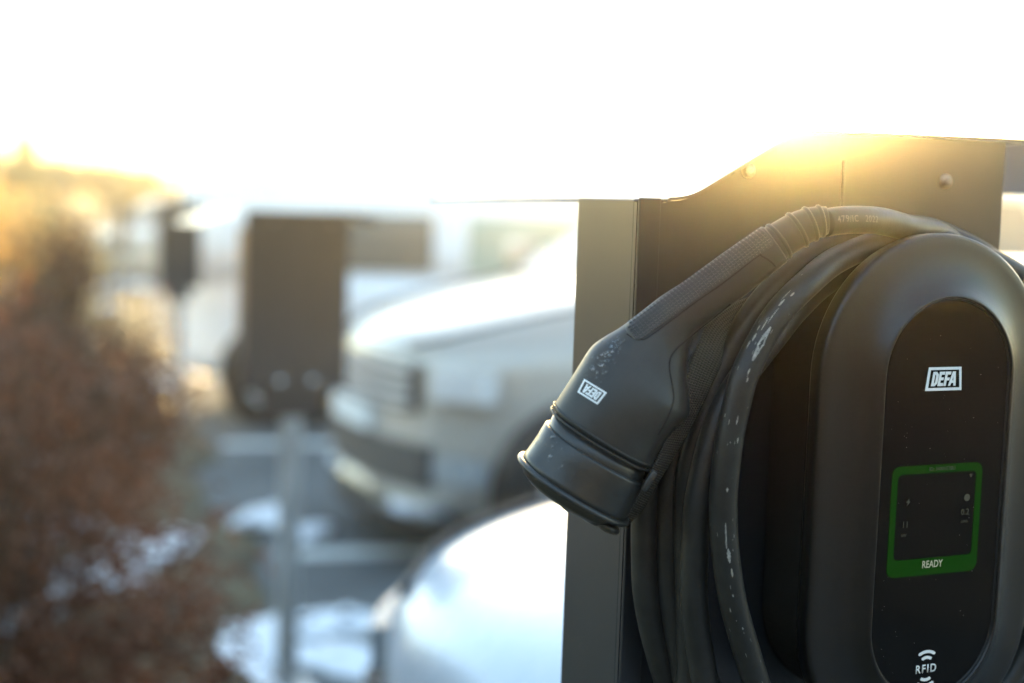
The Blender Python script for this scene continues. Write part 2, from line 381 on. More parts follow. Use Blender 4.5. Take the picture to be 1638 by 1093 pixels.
def hatch_front(strip, root, hw):
    g = strip('grille', -.45, .45, .52, .62, M['blacktrim'], .02)
    strip('grille_bar', -.44, .44, .56, .58, M['chrome'], .035, g)
    strip('lower_intake', -.6, .6, .25, .40, M['blacktrim'], .02)
    for s in (-1, 1):
        y0, y1 = sorted((s * .52, s * .83)); h = strip('headlight', y0, y1, .57, .68, M['lamp'], .006)
        strip('headlight_trim', y0, y1, .555, .569, M['blacktrim'], .015, h)
    strip('licence_plate', -.26, .26, .42, .52, M['print'], .035)
hatch_prof = [(-.001, .26, .62, .68), (-.03, .2, .70, .745), (-.1, .17, .755, .80), (-.25, .16, .80, .85), (-.5, .16, .85, .90), (-.95, .16, .90, .955), (-1.3, .16, .92, .97), (-2.6, .16, .93, .97), (-3.5, .18, .92, .98), (-3.85, .25, .9, .96), (-4.0, .35, .8, .9)]
HROT = math.pi + R(27)
vehicle('parked_hatchback', (-.09, 2.33, 0.05), HROT, M['ice_paint'], 4.0, .88, hatch_prof, (-.95, -1.6, -3.3, -3.85, .93, 1.44), (-.78, -3.25), .31, hatch_front,
        'pale blue hatchback parked right behind the near pedestal, only its bonnet showing', 'car')
def van_front(strip, root, hw):
    strip('grille', -.6, .6, .62, .75, M['blacktrim'], .02); strip('lower_intake', -.7, .7, .28, .42, M['blacktrim'], .02)
    for s in (-1, 1):
        y0, y1 = sorted((s * .62, s * .88)); strip('headlight', y0, y1, .72, .90, M['lamp'], .02)
        bm = bmesh.new(); add_box(bm, -5.0, -4.94, s * .86 - .05, s * .86 + .05, .9, 1.25, bev=.01); obj('tail_light', bm, M['tail'], root)
van_prof = [(-.001, .34, .72, .85), (-.03, .28, .85, .97), (-.15, .25, .95, 1.05), (-.4, .25, 1.0, 1.08), (-.7, .25, 1.02, 1.10), (-1.5, .25, 1.04, 1.12), (-3, .25, 1.04, 1.12), (-4.5, .25, 1.04, 1.12), (-4.95, .28, 1.04, 1.1), (-5.0, .35, 1.0, 1.08)]
def make_van(loc, rz, label, sc=1.0, zg=1.05, zr=1.93, sg=None, name='parked_van', grp=None):
    v_ = vehicle(name, loc, rz, M['white_paint'], 5.0, .95, van_prof, (-.62, -1.55, -4.88, -4.93, zg, zr), (-.95, -4.22), .34, van_front, label, 'van', grp, side_abs=sg, nose=.3)
    v_.scale = (sc, sc, sc); return v_
make_van((2.52, 10.95, 0), R(3), 'white panel van standing side on behind the silver SUV', sg=((-3.78, -3.14, -3.78, -3.14, .04, .50, 'glass'), (-2.90, -1.95, -2.90, -1.95, .04, .50, 'glass_green'), (-1.70, -.95, -1.70, -1.35, .04, .50, 'glass')))
make_van((6.75, 10.6, 0), R(3), 'tall white van at the right edge, showing beside the charging station', sc=1.10, zg=1.42, sg=((-4.75, -3.4, -4.75, -3.4, .04, .85, 'glass'), (-3.2, -2.0, -3.2, -2.0, .04, .85, 'glass'), (-1.8, -.95, -1.8, -1.5, .04, .85, 'glass')))
# two far cars down the row, seen end on
def far_front(strip, root, hw):
    strip('grille', -.4, .4, .5, .64, M['blacktrim'], .02)
    for s in (-1, 1):
        y0, y1 = sorted((s * .5, s * .82)); strip('headlight', y0, y1, .60, .76, M['lamp'], .02)
FC = math.pi + R(62)
vehicle('parked_car', (-7.1, 25, 0), FC, M['silver_paint'], 4.0, .88, hatch_prof, (-.95, -1.6, -3.3, -3.85, .93, 1.44), (-.78, -3.25), .31, far_front, 'silver car far down the row, left of the distant pedestals', 'car', 'cars far down the row')
vehicle('parked_car', (-7.7, 31, 0), FC, M['white_paint'], 4.0, .88, hatch_prof, (-.95, -1.6, -3.3, -3.85, .93, 1.44), (-.78, -3.25), .31, far_front, 'white car far down the row, just beyond the silver one', 'car', 'cars far down the row')

# ------------------------------------------------------------------ charging pedestals
ROT = R(24.5); ORG = (0.0838, 1.0, 0)
W_P = 0.331
def sheet(bm, prof, y0, y1, th):
    """bent sheet: profile in x-z, extruded along y, real thickness"""
    pr = [Vector((p[0], 0, p[1])) for p in prof]; n = len(pr); low = []
    for i, p in enumerate(pr):
        a = pr[max(0, i - 1)]; b = pr[min(n - 1, i + 1)]; t = (b - a).normalized(); low.append(p - Vector((-t.z, 0, t.x)) * th)
    ring = [(p.x, p.z) for p in pr] + [(p.x, p.z) for p in low[::-1]]
    vs0 = [bm.verts.new((x, y0, z)) for x, z in ring]; vs1 = [bm.verts.new((x, y1, z)) for x, z in ring]
    m = len(ring)
    for i in range(m): bm.faces.new((vs0[i], vs1[i], vs1[(i + 1) % m], vs0[(i + 1) % m]))
    for i in range(n - 1):
        j = m - 1 - i
        bm.faces.new((vs0[i], vs0[i + 1], vs0[j - 1], vs0[j])); bm.faces.new((vs1[i + 1], vs1[i], vs1[j], vs1[j - 1]))
def arc_pts(p0, p1, p2, r, n=6):
    """round the corner p1"""
    a = Vector((p0[0], 0, p0[1])); b = Vector((p1[0], 0, p1[1])); c = Vector((p2[0], 0, p2[1]))
    s = b + (a - b).normalized() * r; e = b + (c - b).normalized() * r
    return [((s * (1 - t) ** 2 + b * 2 * t * (1 - t) + e * t * t).x, (s * (1 - t) ** 2 + b * 2 * t * (1 - t) + e * t * t).z) for t in [i / n for i in range(n + 1)]]
def make_pedestal(loc, label, z_top, roof_prof, gable, group, face=True, drop=0.0, roof_y=(-.004, .462)):
    root = empty('charging_pedestal', loc, ROT); tag(root, label, 'charging pedestal', group)
    zt = z_top; zb = zt - .56; ZE = zt - .056
    # side and back housing
    bm = bmesh.new()
    add_box(bm, 0.0, W_P, .003, .09, zb, ZE, bev=.0012); obj('housing', bm, M['steel_dark'], root)
    # front plate with gabled top, bent flange on its left
    bm = bmesh.new(); g = [(0.0, zb)] + [(W_P, zb)] + gable
    f0 = [bm.verts.new((x, 0.003, z)) for x, z in g]; f1 = [bm.verts.new((x, -0.0010, z)) for x, z in g]
    bm.faces.new(f0[::-1]); bm.faces.new(f1)
    for i in range(len(g)): bm.faces.new((f0[i], f0[(i + 1) % len(g)], f1[(i + 1) % len(g)], f1[i]))
    fp = obj('front_plate', bm, M['steel_dark'], root)
    box('flange', (0.0004, .0180, -.0040, -.0012, zb + .002, ZE + .001), M['steel_dark'], root, bev=.0010)
    box('centre_seam', (.1735, .1760, -.0030, -.0011, zb + .03, zt - .022), M['steel_dark'], root, bev=.0006)
    bm = bmesh.new(); sheet(bm, roof_prof, roof_y[0], roof_y[1], .002)
    for v in bm.verts: v.co.z -= .013 * max(0, v.co.y)
    rf = obj('roof', bm, M['roof'], root)
    for bx, bz in ((.0905, zt - .0325), (.2725, zt - .0340)):
        bm = bmesh.new(); add_cyl(bm, (bx, -.0010, bz), (bx, -.0022, bz), .0058, 28); add_cyl(bm, (bx, -.0022, bz), (bx, -.0050, bz), .0040, 24, .0032)
        add_tube(bm, [Vector((bx + .0019 * math.cos(a), -.0051, bz + .0019 * math.sin(a))) for a in [i * 2 * math.pi / 16 for i in range(16)]], .0005, 6, closed=True)
        obj('bolt', bm, M['bolt'], root, True)
    # bracket and galvanised post
    box('bracket', (.075, .255, .012, .08, zb - .085, zb - .001), M['steel_dark'], root, bev=.002)
    box('post', (.137, .197, .018, .078, .016, zb + .05), M['galv'], root, bev=.006)
    box('base_plate', (.08, .254, -.04, .136, .002, .015), M['galv'], root, bev=.002)
    for bx in (.115, .22):
        bm = bmesh.new(); add_cyl(bm, (bx, .0, zb + .028), (bx, -.006, zb + .028), .013, 20, .009); obj('bolt', bm, M['chrome'], root, True)
    return root
ZT = 1.661; ev = (.0235, ZT - .055); rd = (.1350, ZT)
near_roof = [(.0225, ZT - .0556)] + arc_pts((-.1, ZT - .0556), (.0400, ZT - .0540), (.1345, ZT - .001), .015) + arc_pts((.04, ZT - .054), (.1345, ZT - .0005), (.36, ZT + .002), .004) + [(.386, ZT + .003), (.46, ZT - .035)]
near_gable = [(W_P, ZT - .0012)] + [(x, z - .0026) for x, z in near_roof[::-1] if .02 < x < .32] + [(0.0, ZT - .0582)]
make_pedestal(ORG, 'near dark steel pedestal with bent roof carrying the wall charger', ZT, near_roof, near_gable, 'charging pedestals in a row')
Z2 = 1.550
roof2 = [(-.135, Z2 - .048), (-.015, Z2 + .001), (.385, Z2 + .003), (.448, Z2 - .030)]
gable2 = [(W_P, Z2 - .001), (0.0, Z2 - .002)]
p2 = make_pedestal((-.824, 4.35, 0), 'dark pedestal on a pale steel post, left of the silver SUV bonnet', Z2, roof2, gable2, 'charging pedestals in a row')
p3 = copy_tree(p2); p3.location = (-2.30, 9.2, -.02); p3.scale = (.82, .82, 1); tag(p3, 'dark pedestal farther back at the rear end of the white van')
p4 = copy_tree(p2); p4.location = (-4.8, 17.2, -.10); p4.scale = (.42, .42, 1); tag(p4, 'smallest, farthest pedestal, showing above the shrubs')

# ------------------------------------------------------------------ wall charger on the near pedestal
chg = empty('charging_station', ORG, ROT); tag(chg, 'black wall charger with rounded face, lit green screen and coiled cable', 'EV charger')
CX, CZT, CZB = .1995, 1.488, 1.312
def stadium(r, y, n=28, cx=CX, zt=CZT, zb=CZB):
    out = [Vector((cx + r * math.cos(a), y, zt + r * math.sin(a))) for a in [math.pi * i / n for i in range(n + 1)]]
    out += [Vector((cx + r * math.cos(a), y, zb + r * math.sin(a))) for a in [math.pi + math.pi * i / n for i in range(n + 1)]]
    return out
bm = bmesh.new(); loft(bm, [stadium(.080, -.0045), stadium(.080, -.05), stadium(.086, -.052), stadium(.0862, -.064), stadium(.089, -.066), stadium(.0895, -.0735)])
obj('rear_housing', bm, M['shell_side'], chg, False)
bm = bmesh.new()
ringp = [(.0885, -.0738), (.0965, -.0738), (.0990, -.0745), (.0999, -.0768), (.1002, -.0850), (.0998, -.0872), (.0985, -.0886), (.0968, -.0892), (.092, -.0894), (.086, -.0899), (.080, -.0908), (.075, -.0920), (.070, -.0937), (.0655, -.0960), (.062, -.0985), (.0592, -.1009), (.0575, -.1022), (.0562, -.1026), (.0556, -.1016), (.0553, -.0985)]
loft(bm, [stadium(r, y, 40) for r, y in ringp], caps=False); o = obj('bezel', bm, M['shell'], chg, True)
bm = bmesh.new(); loft(bm, [stadium(.0552, -.0988), stadium(.0545, -.0996), stadium(.0535, -.1000)]); o = obj('front_panel', bm, M['gloss'], chg, False)
bm = bmesh.new(); loft(bm, [stadium(.0554, -.0985), stadium(.0554, -.1006), stadium(.0546, -.1008), stadium(.0542, -.0998)], caps=False); obj('panel_gasket', bm, M['shell_side'], chg, True)

# dust and tiny water marks on the face
bm = bmesh.new(); rdu = random.Random(21)
for i in range(60):
    x, z = rdu.uniform(.150, .249), rdu.uniform(1.26, 1.52)
    if (x - CX) ** 2 + max(0, z - CZT) ** 2 > .050 ** 2: continue
    bmesh.ops.create_icosphere(bm, subdivisions=1, radius=rdu.choice((.00012, .00018, .00025)), matrix=Matrix.Translation((x, -.1001, z)))
tag(obj('dust_specks', bm, mat('dust', (.25, .25, .24), .9, noise=.2), chg), 'pale dust specks', kind='stuff')
YF = -.1002
def flat(bm_or_pts, y=YF): return [Vector((p[0], y, p[1])) for p in bm_or_pts]
def frame_mark(bm, outer, inner, y, d=.00012):
    n = len(outer); a = [bm.verts.new((p[0], y, p[1])) for p in outer]; b = [bm.verts.new((p[0], y, p[1])) for p in inner]
    for i in range(n): bm.faces.new((a[i], a[(i + 1) % n], b[(i + 1) % n], b[i]))
def logo_bm(Wd, Ht, slantl, slantr, bw):
    """boxed word in 2-D, centred on 0,0"""
    bm = bmesh.new()
    o_ = [(-Wd / 2 - slantl, -Ht / 2), (Wd / 2 + slantr, -Ht / 2), (Wd / 2, Ht / 2), (-Wd / 2, Ht / 2)]
    i_ = [(-Wd / 2 - slantl + bw * 1.3, -Ht / 2 + bw), (Wd / 2 + slantr - bw, -Ht / 2 + bw), (Wd / 2 - bw, Ht / 2 - bw), (-Wd / 2 + bw, Ht / 2 - bw)]
    a = [bm.verts.new((p[0], p[1], 0)) for p in o_]; b = [bm.verts.new((p[0], p[1], 0)) for p in i_]
    for k in range(4): bm.faces.new((a[k], a[(k + 1) % 4], b[(k + 1) % 4], b[k]))
    t = bmesh.new(); pen = 0
    def poly(pts): t.faces.new([t.verts.new((pen + x + .20 * y, y, 0)) for x, y in pts])
    def rect(x0, x1, y0, y1): poly([(x0, y0), (x1, y0), (x1, y1), (x0, y1)])
    so_ = [(0, 0), (.40, 0), (.64, .2), (.64, .8), (.40, 1), (0, 1)]; si_ = [(.25, .2), (.33, .2), (.38, .27), (.38, .73), (.33, .8), (.25, .8)]
    for k in range(6): poly([so_[k], so_[(k + 1) % 6], si_[(k + 1) % 6], si_[k]])
    pen += .70
    rect(0, .25, 0, 1); rect(.25, .60, 0, .21); rect(.25, .54, .40, .60); rect(.25, .60, .79, 1); pen += .66
    rect(0, .25, 0, 1); rect(.25, .54, .38, .58); rect(.25, .60, .79, 1); pen += .50
    poly([(0, 0), (.25, 0), (.31, .2), (.36, .38), (.42, .70), (.42, 1), (.26, 1)]); poly([(.84, 0), (.58, 1), (.42, 1), (.42, .70), (.48, .38), (.53, .2), (.59, 0)]); poly([(.31, .2), (.53, .2), (.48, .38), (.36, .38)])
    xs = [v.co.x for v in t.verts]; ys = [v.co.y for v in t.verts]; x0, x1, y0, y1 = min(xs), max(xs), min(ys), max(ys)
    tw, th = Wd - 2 * bw - .06 * Wd, Ht - 2 * bw - .15 * Ht
    def f(c): return Vector(((c.x - (x0 + x1) / 2) / (x1 - x0) * tw * .94 - slantl * .35, (c.y - (y0 + y1) / 2) / (y1 - y0) * th, 0))
    merge(bm, t, f); return bm
lb = logo_bm(.0291, .0166, .0022, .0012, .0020)
for v in lb.verts: v.co = Vector((v.co.x + .1960, YF, v.co.y + 1.4868))
thicken(lb, .00015, Vector((0, -1, 0))); obj('logo', lb, M['print'], chg)
# screen
def rrect(x0, x1, z0, z1, r, n=8):
    out = []
    for cx, cz, a0 in ((x1 - r, z1 - r, 0), (x0 + r, z1 - r, 90), (x0 + r, z0 + r, 180), (x1 - r, z0 + r, 270)):
        out += [(cx + r * math.cos(R(a0 + 90 * i / n)), cz + r * math.sin(R(a0 + 90 * i / n))) for i in range(n + 1)]
    return out
scr = empty('screen', (0, 0, 0), 0, chg)
bm = bmesh.new(); frame_mark(bm, rrect(.1552, .2360, 1.3468, 1.4259, .0065), rrect(.1604, .2306, 1.3590, 1.4200, .0035), YF); thicken(bm, .0001, Vector((0, -1, 0)))
obj('screen_border', bm, M['lcd_green'], scr)
def put_text(name, s, cx, cz, ht, m, parent, wd=None, bold=0, y=YF - .00025, shear=0, spacing=1.0):
    t = text_mesh(s, 1.0, bold=bold, shear=shear, spacing=spacing); xs = [v.co.x for v in t.verts]; ys = [v.co.y for v in t.verts]
    k = ht / (max(ys) - min(ys)); kx = k if wd is None else wd / (max(xs) - min(xs)); mx, my = (max(xs) + min(xs)) / 2, (max(ys) + min(ys)) / 2
    for v in t.verts: v.co = Vector(((v.co.x - mx) * kx + cx, y, (v.co.y - my) * k + cz))
    thicken(t, .0001, Vector((0, -1, 0))); return obj(name, t, m, parent)
put_text('ready_text', 'READY', .1955, 1.3546, .0052, M['lcd_text'], scr, wd=.0182, bold=.012)
put_text('id_text', 'ID: 3400VE78U', .1990, 1.4230, .0026, M['lcd_dim'], scr, wd=.0230)
put_text('value_text', '11', .1690, 1.3845, .0043, M['lcd_dim'], scr); put_text('value_text', '0.2', .2222, 1.3905, .0043, M['lcd_dim'], scr)
put_text('unit_text', 'kW', .1685, 1.3768, .0020, M['lcd_dim'], scr); put_text('unit_text', 'kWh', .2222, 1.3835, .0020, M['lcd_dim'], scr)
bm = bmesh.new(); z0 = 1.4005; x0 = .1705
bolt = [(.0012, .0030), (-.0018, -.0004), (-.0002, -.0004), (-.0012, -.0030), (.0018, .0004), (.0002, .0004)]
bm.faces.new([bm.verts.new((x0 + p[0], YF - .00025, z0 + p[1])) for p in bolt][::-1]); thicken(bm, .0001, Vector((0, -1, 0))); obj('power_icon', bm, M['lcd_dim'], scr)
bm = bmesh.new(); add_cyl(bm, (.2232, YF, 1.4008), (.2232, YF - .0003, 1.4008), .0026, 24); obj('plug_icon', bm, M['lcd_dim'], scr)
bm = bmesh.new(); bm.faces.new([bm.verts.new((x, YF - .00025, z)) for x, z in ((.2242, 1.4178), (.2268, 1.4178), (.2255, 1.4150))]); thicken(bm, .0001, Vector((0, -1, 0))); obj('signal_icon', bm, M['lcd_dim'], scr)
# RFID mark
rf = empty('rfid_mark', (0, 0, 0), 0, chg)
put_text('rfid_text', 'RFID', .1958, 1.2780, .0060, M['print'], rf, wd=.0182, bold=.014, y=YF, spacing=1.25)
for sgn in (1, -1):
    for k, rr_ in enumerate((.0062, .0105)):
        bm = bmesh.new(); n = 16; a0, a1 = (52, 128); vs = []
        czz = 1.2780 + sgn * .0020
        for i in range(n + 1):
            a = R(a0 + (a1 - a0) * i / n); c, s = math.cos(a), math.sin(a) * sgn
            hw_ = .0011 * (1 if 0 < i < n else .6)
            vs.append((bm.verts.new((.1958 + c * (rr_ - hw_) * 1.12, YF, czz + s * (rr_ - hw_))), bm.verts.new((.1958 + c * (rr_ + hw_) * 1.12, YF, czz + s * (rr_ + hw_)))))
        for a_, b_ in zip(vs, vs[1:]): bm.faces.new((a_[0], a_[1], b_[1], b_[0]))
        thicken(bm, .00015, Vector((0, -1, 0))); obj('rfid_wave', bm, M['print'], rf)

# ------------------------------------------------------------------ charging cable: coil + plug
CR = .0095
cab = empty('charging_cable', ORG, ROT); tag(cab, 'thick black cable coiled around the charger, its capped plug hanging left', 'charging cable')
A = [(0.0759, -0.08, 1.2531), (0.0639, -0.082, 1.2761), (0.0458, -0.084, 1.3194), (0.0372, -0.085, 1.3443), (0.0298, -0.086, 1.3773), (0.0276, -0.086, 1.3987), (0.0271, -0.086, 1.4157), (0.0297, -0.086, 1.4492), (0.0346, -0.086, 1.4742), (0.0391, -0.086, 1.4909), (0.0508, -0.085, 1.5123), (0.0653, -0.084, 1.5323), (0.0893, -0.08, 1.5511), (0.1214, -0.068, 1.5669), (0.1613, -0.058, 1.5787), (0.2027, -0.05, 1.584)]
C_ = [(0.0503, -0.062, 1.2499), (0.0363, -0.062, 1.2726), (0.0307, -0.062, 1.2924), (0.0253, -0.063, 1.3153), (0.0214, -0.064, 1.34), (0.0201, -0.065, 1.3622), (0.0197, -0.066, 1.3949), (0.0222, -0.066, 1.4141), (0.0277, -0.066, 1.4396), (0.0368, -0.066, 1.465), (0.052, -0.066, 1.4881), (0.0752, -0.063, 1.5122), (0.1, -0.056, 1.5332), (0.1304, -0.047, 1.5513), (0.1702, -0.038, 1.5645), (.2, -.034, 1.569)]
B_ = [(0.0387, -0.044, 1.245), (0.0335, -0.044, 1.2865), (0.0267, -0.045, 1.3545), (0.024, -0.046, 1.3859), (0.0231, -0.048, 1.4171), (0.0287, -0.049, 1.4432), (0.0354, -0.05, 1.4648), (0.0457, -0.052, 1.493), (0.0549, -0.054, 1.5134), (0.0655, -0.055, 1.5299), (0.0808, -0.056, 1.5473), (0.0999, -0.057, 1.564), (0.1262, -0.056, 1.5787), (0.1554, -0.050, 1.5871), (0.2014, -0.034, 1.591)]
G_ = [(0.0529, -0.03, 1.2384), (0.0384, -0.032, 1.2625), (0.0321, -0.033, 1.2832), (0.0257, -0.034, 1.3068), (0.0209, -0.034, 1.3298), (0.0181, -0.034, 1.3547), (0.0165, -0.034, 1.3882), (0.0171, -0.034, 1.4147), (0.0208, -0.034, 1.441), (0.0292, -0.033, 1.4669), (0.0429, -0.032, 1.4973), (0.0652, -0.031, 1.5256), (0.0934, -0.03, 1.55), (0.1311, -0.026, 1.5727), (0.1781, -0.02, 1.5855), (.2, -.018, 1.587)]
D_ = [(0.0408, -0.02, 1.2364), (0.0295, -0.022, 1.2602), (0.0205, -0.024, 1.2816), (0.0116, -0.026, 1.3059), (0.0052, -0.027, 1.3315), (0.0031, -0.027, 1.3541), (0.0017, -0.027, 1.3831), (0.0033, -0.026, 1.4139), (0.0092, -0.024, 1.4398), (0.023, -0.021, 1.4698), (0.0464, -0.018, 1.5001), (0.078, -0.015, 1.531), (0.1202, -0.014, 1.5583), (0.1701, -0.013, 1.575), (.2, -.0135, 1.578)]
bm = bmesh.new()
def closed_coil(pts, yr, zb):
    """close the visible left half with a bottom sweep and a right half"""
    x0, y0, z0 = pts[0]; right = []
    mir = [(2 * CX - p[0], p[1] * .6 - .02 * (1 - abs(p[2] - 1.4) / .2), p[2]) for p in pts[::-1][1:]]
    mir = [(p[0], min(-.013, yr + (p[1] - yr) * .3), p[2]) for p in mir[::2]]
    bot = [(2 * CX - x0 - .04, yr, z0 - .04), (CX + .05, y0 * .7 + yr * .3, zb), (CX - .05, y0, zb), (x0 + .035, y0, z0 - .042)]
    return pts + mir + bot
for pts, yr, zb in ((A, -.060, 1.172), (C_, -.045, 1.168), (B_, -.032, 1.150), (G_, -.022, 1.160), (D_, -.014, 1.140)):
    add_tube(bm, catmull(closed_coil(pts, yr, zb), 8, closed=True), CR, 28, closed=True)
P_ = [(0.0948, -0.0884, 1.5928), (0.1095, -0.0871, 1.5949), (0.1313, -0.0827, 1.5958), (0.1567, -0.0738, 1.5948), (0.1899, -0.0620, 1.5905), (0.228, -0.0480, 1.5866), (.27, -.035, 1.565), (.31, -.03, 1.52)]
pc = catmull(P_, 10); add_tube(bm, pc, CR, 28)
coil = obj('cable', bm, M['rubber'], cab, True)
cbvh = None
# cable world-space surface for scuffs and printing (local coordinates of the cable thing)
tmp = bmesh.new(); tmp.from_mesh(coil.data); cbvh = BVHTree.FromBMesh(tmp); tmp.free()
camloc = Matrix.Translation(ORG) @ Matrix.Rotation(ROT, 4, 'Z'); camloc_i = camloc.inverted()
EY = camloc_i @ Vector((0, 0, 1.6))
# printing along the top strand
def along(pts, s):
    acc = 0
    for a, b in zip(pts, pts[1:]):
        l = (b - a).length
        if acc + l >= s: return a.lerp(b, (s - acc) / l), (b - a).normalized()
        acc += l
    return pts[-1], (pts[-1] - pts[-2]).normalized()
bm = text_mesh('479/IC   2022', .0062, bold=.00005, align='LEFT', spacing=1.15)
for v in bm.verts:
    c, t = along(pc, .004 + v.co.x * .92); fr = (EY - c); fr = (fr - t * fr.dot(t)).normalized(); upv = t.cross(fr) * -1
    if upv.z < 0: upv = -upv
    a = (v.co.y + .0005) / CR; v.co = c + (fr * math.cos(a) + upv * math.sin(a)) * (CR + .00030)
obj('cable_print', bm, M['print_grey'], cab)
# pale scuffs: thin flakes lying on the front strand
Apts = catmull(A, 8); bm = bmesh.new(); rsc = random.Random(11)
def flake(s, ang, ln, wd, jag=.35):
    n = 16; L_, R_ = [], []
    for i in range(n + 1):
        t_ = i / n; c, t = along(Apts, s + ln * (t_ - .5)); fr = (EY - c); fr = (fr - t * fr.dot(t)).normalized(); sd_ = t.cross(fr)
        w2 = wd * math.sin(math.pi * (0.04 + .92 * t_)) ** .7 * (1 + rsc.uniform(-jag, jag)) / 2; wob = wd * rsc.uniform(-.05, .05)
        for lst, o_ in ((L_, w2 + wob), (R_, -w2 + wob)):
            a = ang + o_ / CR; lst.append(bm.verts.new(c + (fr * math.cos(a) + sd_ * math.sin(a)) * (CR + .00010)))
    for i in range(n): bm.faces.new((L_[i], L_[i + 1], R_[i + 1], R_[i]))
TL = sum((b - a).length for a, b in zip(Apts, Apts[1:]))
sc_list = [(.270, .10, .026, .0036), (.250, .18, .004, .0009), (.245, .30, .003, .001), (.283, -.35, .010, .0006), (.290, -.2, .012, .0005), (.300, -.3, .006, .0012), (.309, -.15, .004, .001), (.306, -.45, .010, .0005), (.272, -.55, .006, .0012), (.266, -.7, .006, .0009), (.279, -.62, .004, .0006),
           (.143, .15, .014, .0009), (.128, .22, .010, .0022), (.136, .12, .006, .001), (.116, .28, .006, .0012), (.172, .25, .003, .0012), (.205, .62, .004, .001), (.218, .30, .006, .0008), (.1, .1, .002, .001), (.09, -.3, .003, .0006), (.075, .2, .002, .0008)]
for s, a, l, w_ in sc_list: flake(s, a, l, w_, .12 if l > .02 else .3)
for i in range(40): flake(rsc.uniform(.02, .33), rsc.uniform(-1.1, 1.1), rsc.uniform(.0006, .004), rsc.uniform(.00015, .0004))
obj('cable_scuffs', bm, M['scuff'], cab)

# --- plug, modelled in its own upright frame (x right, y up, z towards the viewer side), units metres
PX = 2382.0
def q2(px, py): return ((px - 1000) / PX, -(py - 636) / PX)
PO = Vector((-0.0280, -0.0455, 1.4719)); EX = Vector((0.9108, -0.4115, 0.0330)); EYv = Vector((0.0103, 0.1025, 0.9947)).normalized()
EZ = EX.cross(EYv).normalized(); EX = EX.normalized(); EYv = EZ.cross(EX)
PM = Matrix(((EX.x, EYv.x, EZ.x, PO.x), (EX.y, EYv.y, EZ.y, PO.y), (EX.z, EYv.z, EZ.z, PO.z), (0, 0, 0, 1)))
plug = empty('plug', (0, 0, 0), 0, cab); plug.matrix_basis = PM
def sec(px, py, ang, hw, hd, tilt=7.0, n=48, e=2.25, flat_=0):
    """superellipse section across an axis of angle ang (deg above +x); tilt leans it so the cap end points away"""
    cx, cy = q2(px, py); a = R(ang); wx, wy = math.sin(a), -math.cos(a)
    ax = Vector((math.cos(a), math.sin(a), 0)); w_ = Vector((wx, wy, 0)); d_ = Vector((0, 0, 1)) * math.cos(R(tilt)) + (-ax) * math.sin(R(tilt))
    out = []
    for i in range(n):
        t = 2 * math.pi * i / n; c, s = math.cos(t), math.sin(t)
        c = math.copysign(abs(c) ** (2 / e), c); s = math.copysign(abs(s) ** (2 / e), s)
        out.append(Vector((cx, cy, 0)) + w_ * c * hw / PX + d_ * s * hd / PX)
    return out
def interp_secs(keys, m=5):
    """smooth interpolation of the section keys"""
    vs = catmull([Vector(k[:3]) for k in keys], m); ws = catmull([Vector((k[3], k[4], 0)) for k in keys], m)
    return [(v[0], v[1], v[2], w_[0], w_[1]) for v, w_ in zip(vs, ws)]
hk = [(963, 698, 58.5, 92, 82), (972, 682, 58.5, 91, 82), (985, 660, 58.3, 90, 81), (1003, 635, 57.5, 92, 78), (1021, 613, 53, 95, 72), (1034, 600, 48, 91, 65), (1048, 584, 42, 82, 55), (1063, 544, 37.5, 59, 44), (1083, 507, 36, 42, 40), (1117, 481.5, 35.6, 39, 38), (1180, 434, 35.6, 37.5, 37), (1238, 391, 35.4, 35, 35)]
hs = interp_secs(hk)
bm = bmesh.new(); loft(bm, [sec(963, 698, 58.5, 89, 79)] + [sec(*k) for k in hs] + [sec(1240, 389.5, 35.4, 32, 32)])
house = obj('plug_housing', bm, M['plug'], plug, True)
tmp = bmesh.new(); tmp.from_mesh(house.data); hb = BVHTree.FromBMesh(tmp); tmp.free()
bm = bmesh.new()
for dd in (0, 9):     # raised double lip at the foot of the housing
    cx, cy = 961 + dd * .45, 701 - dd * .85
    pts = sec(cx, cy, 58.5, 92.5, 82.5); add_tube(bm, pts, .0009, 8, closed=True)
obj('housing_lip', bm, M['plug'], house, True)
def drop2(px, py, off=.0002):
    x, y = q2(px, py); r = hb.ray_cast(Vector((x, y, .5)), Vector((0, 0, -1)))
    if r[0] is None: return None
    nn = r[1] if r[1].z > 0 else -r[1]
    return r[0] + nn * off
def seam(pts, r=.0006, parent=house, m='seam', off=.0):
    P = [drop2(p.x, p.y, off) for p in catmull([Vector((a, b, 0)) for a, b in pts], 10)]; P = [p for p in P if p is not None]
    bm = bmesh.new(); add_tube(bm, P, r, 6); return obj('seam', bm, M[m], parent, True)
seam([(1165, 487), (1130, 516), (1100, 540), (1078, 558), (1068, 572), (1066, 590), (1070, 615), (1072, 633), (1068, 650), (1058, 672), (1046, 692)])
seam([(1236, 428), (1226, 420), (1212, 412), (1205, 413), (1150, 455.5), (1113, 481), (1070, 513), (1032, 540), (1022, 543), (1010, 541), (1000, 534)], r=.0005)
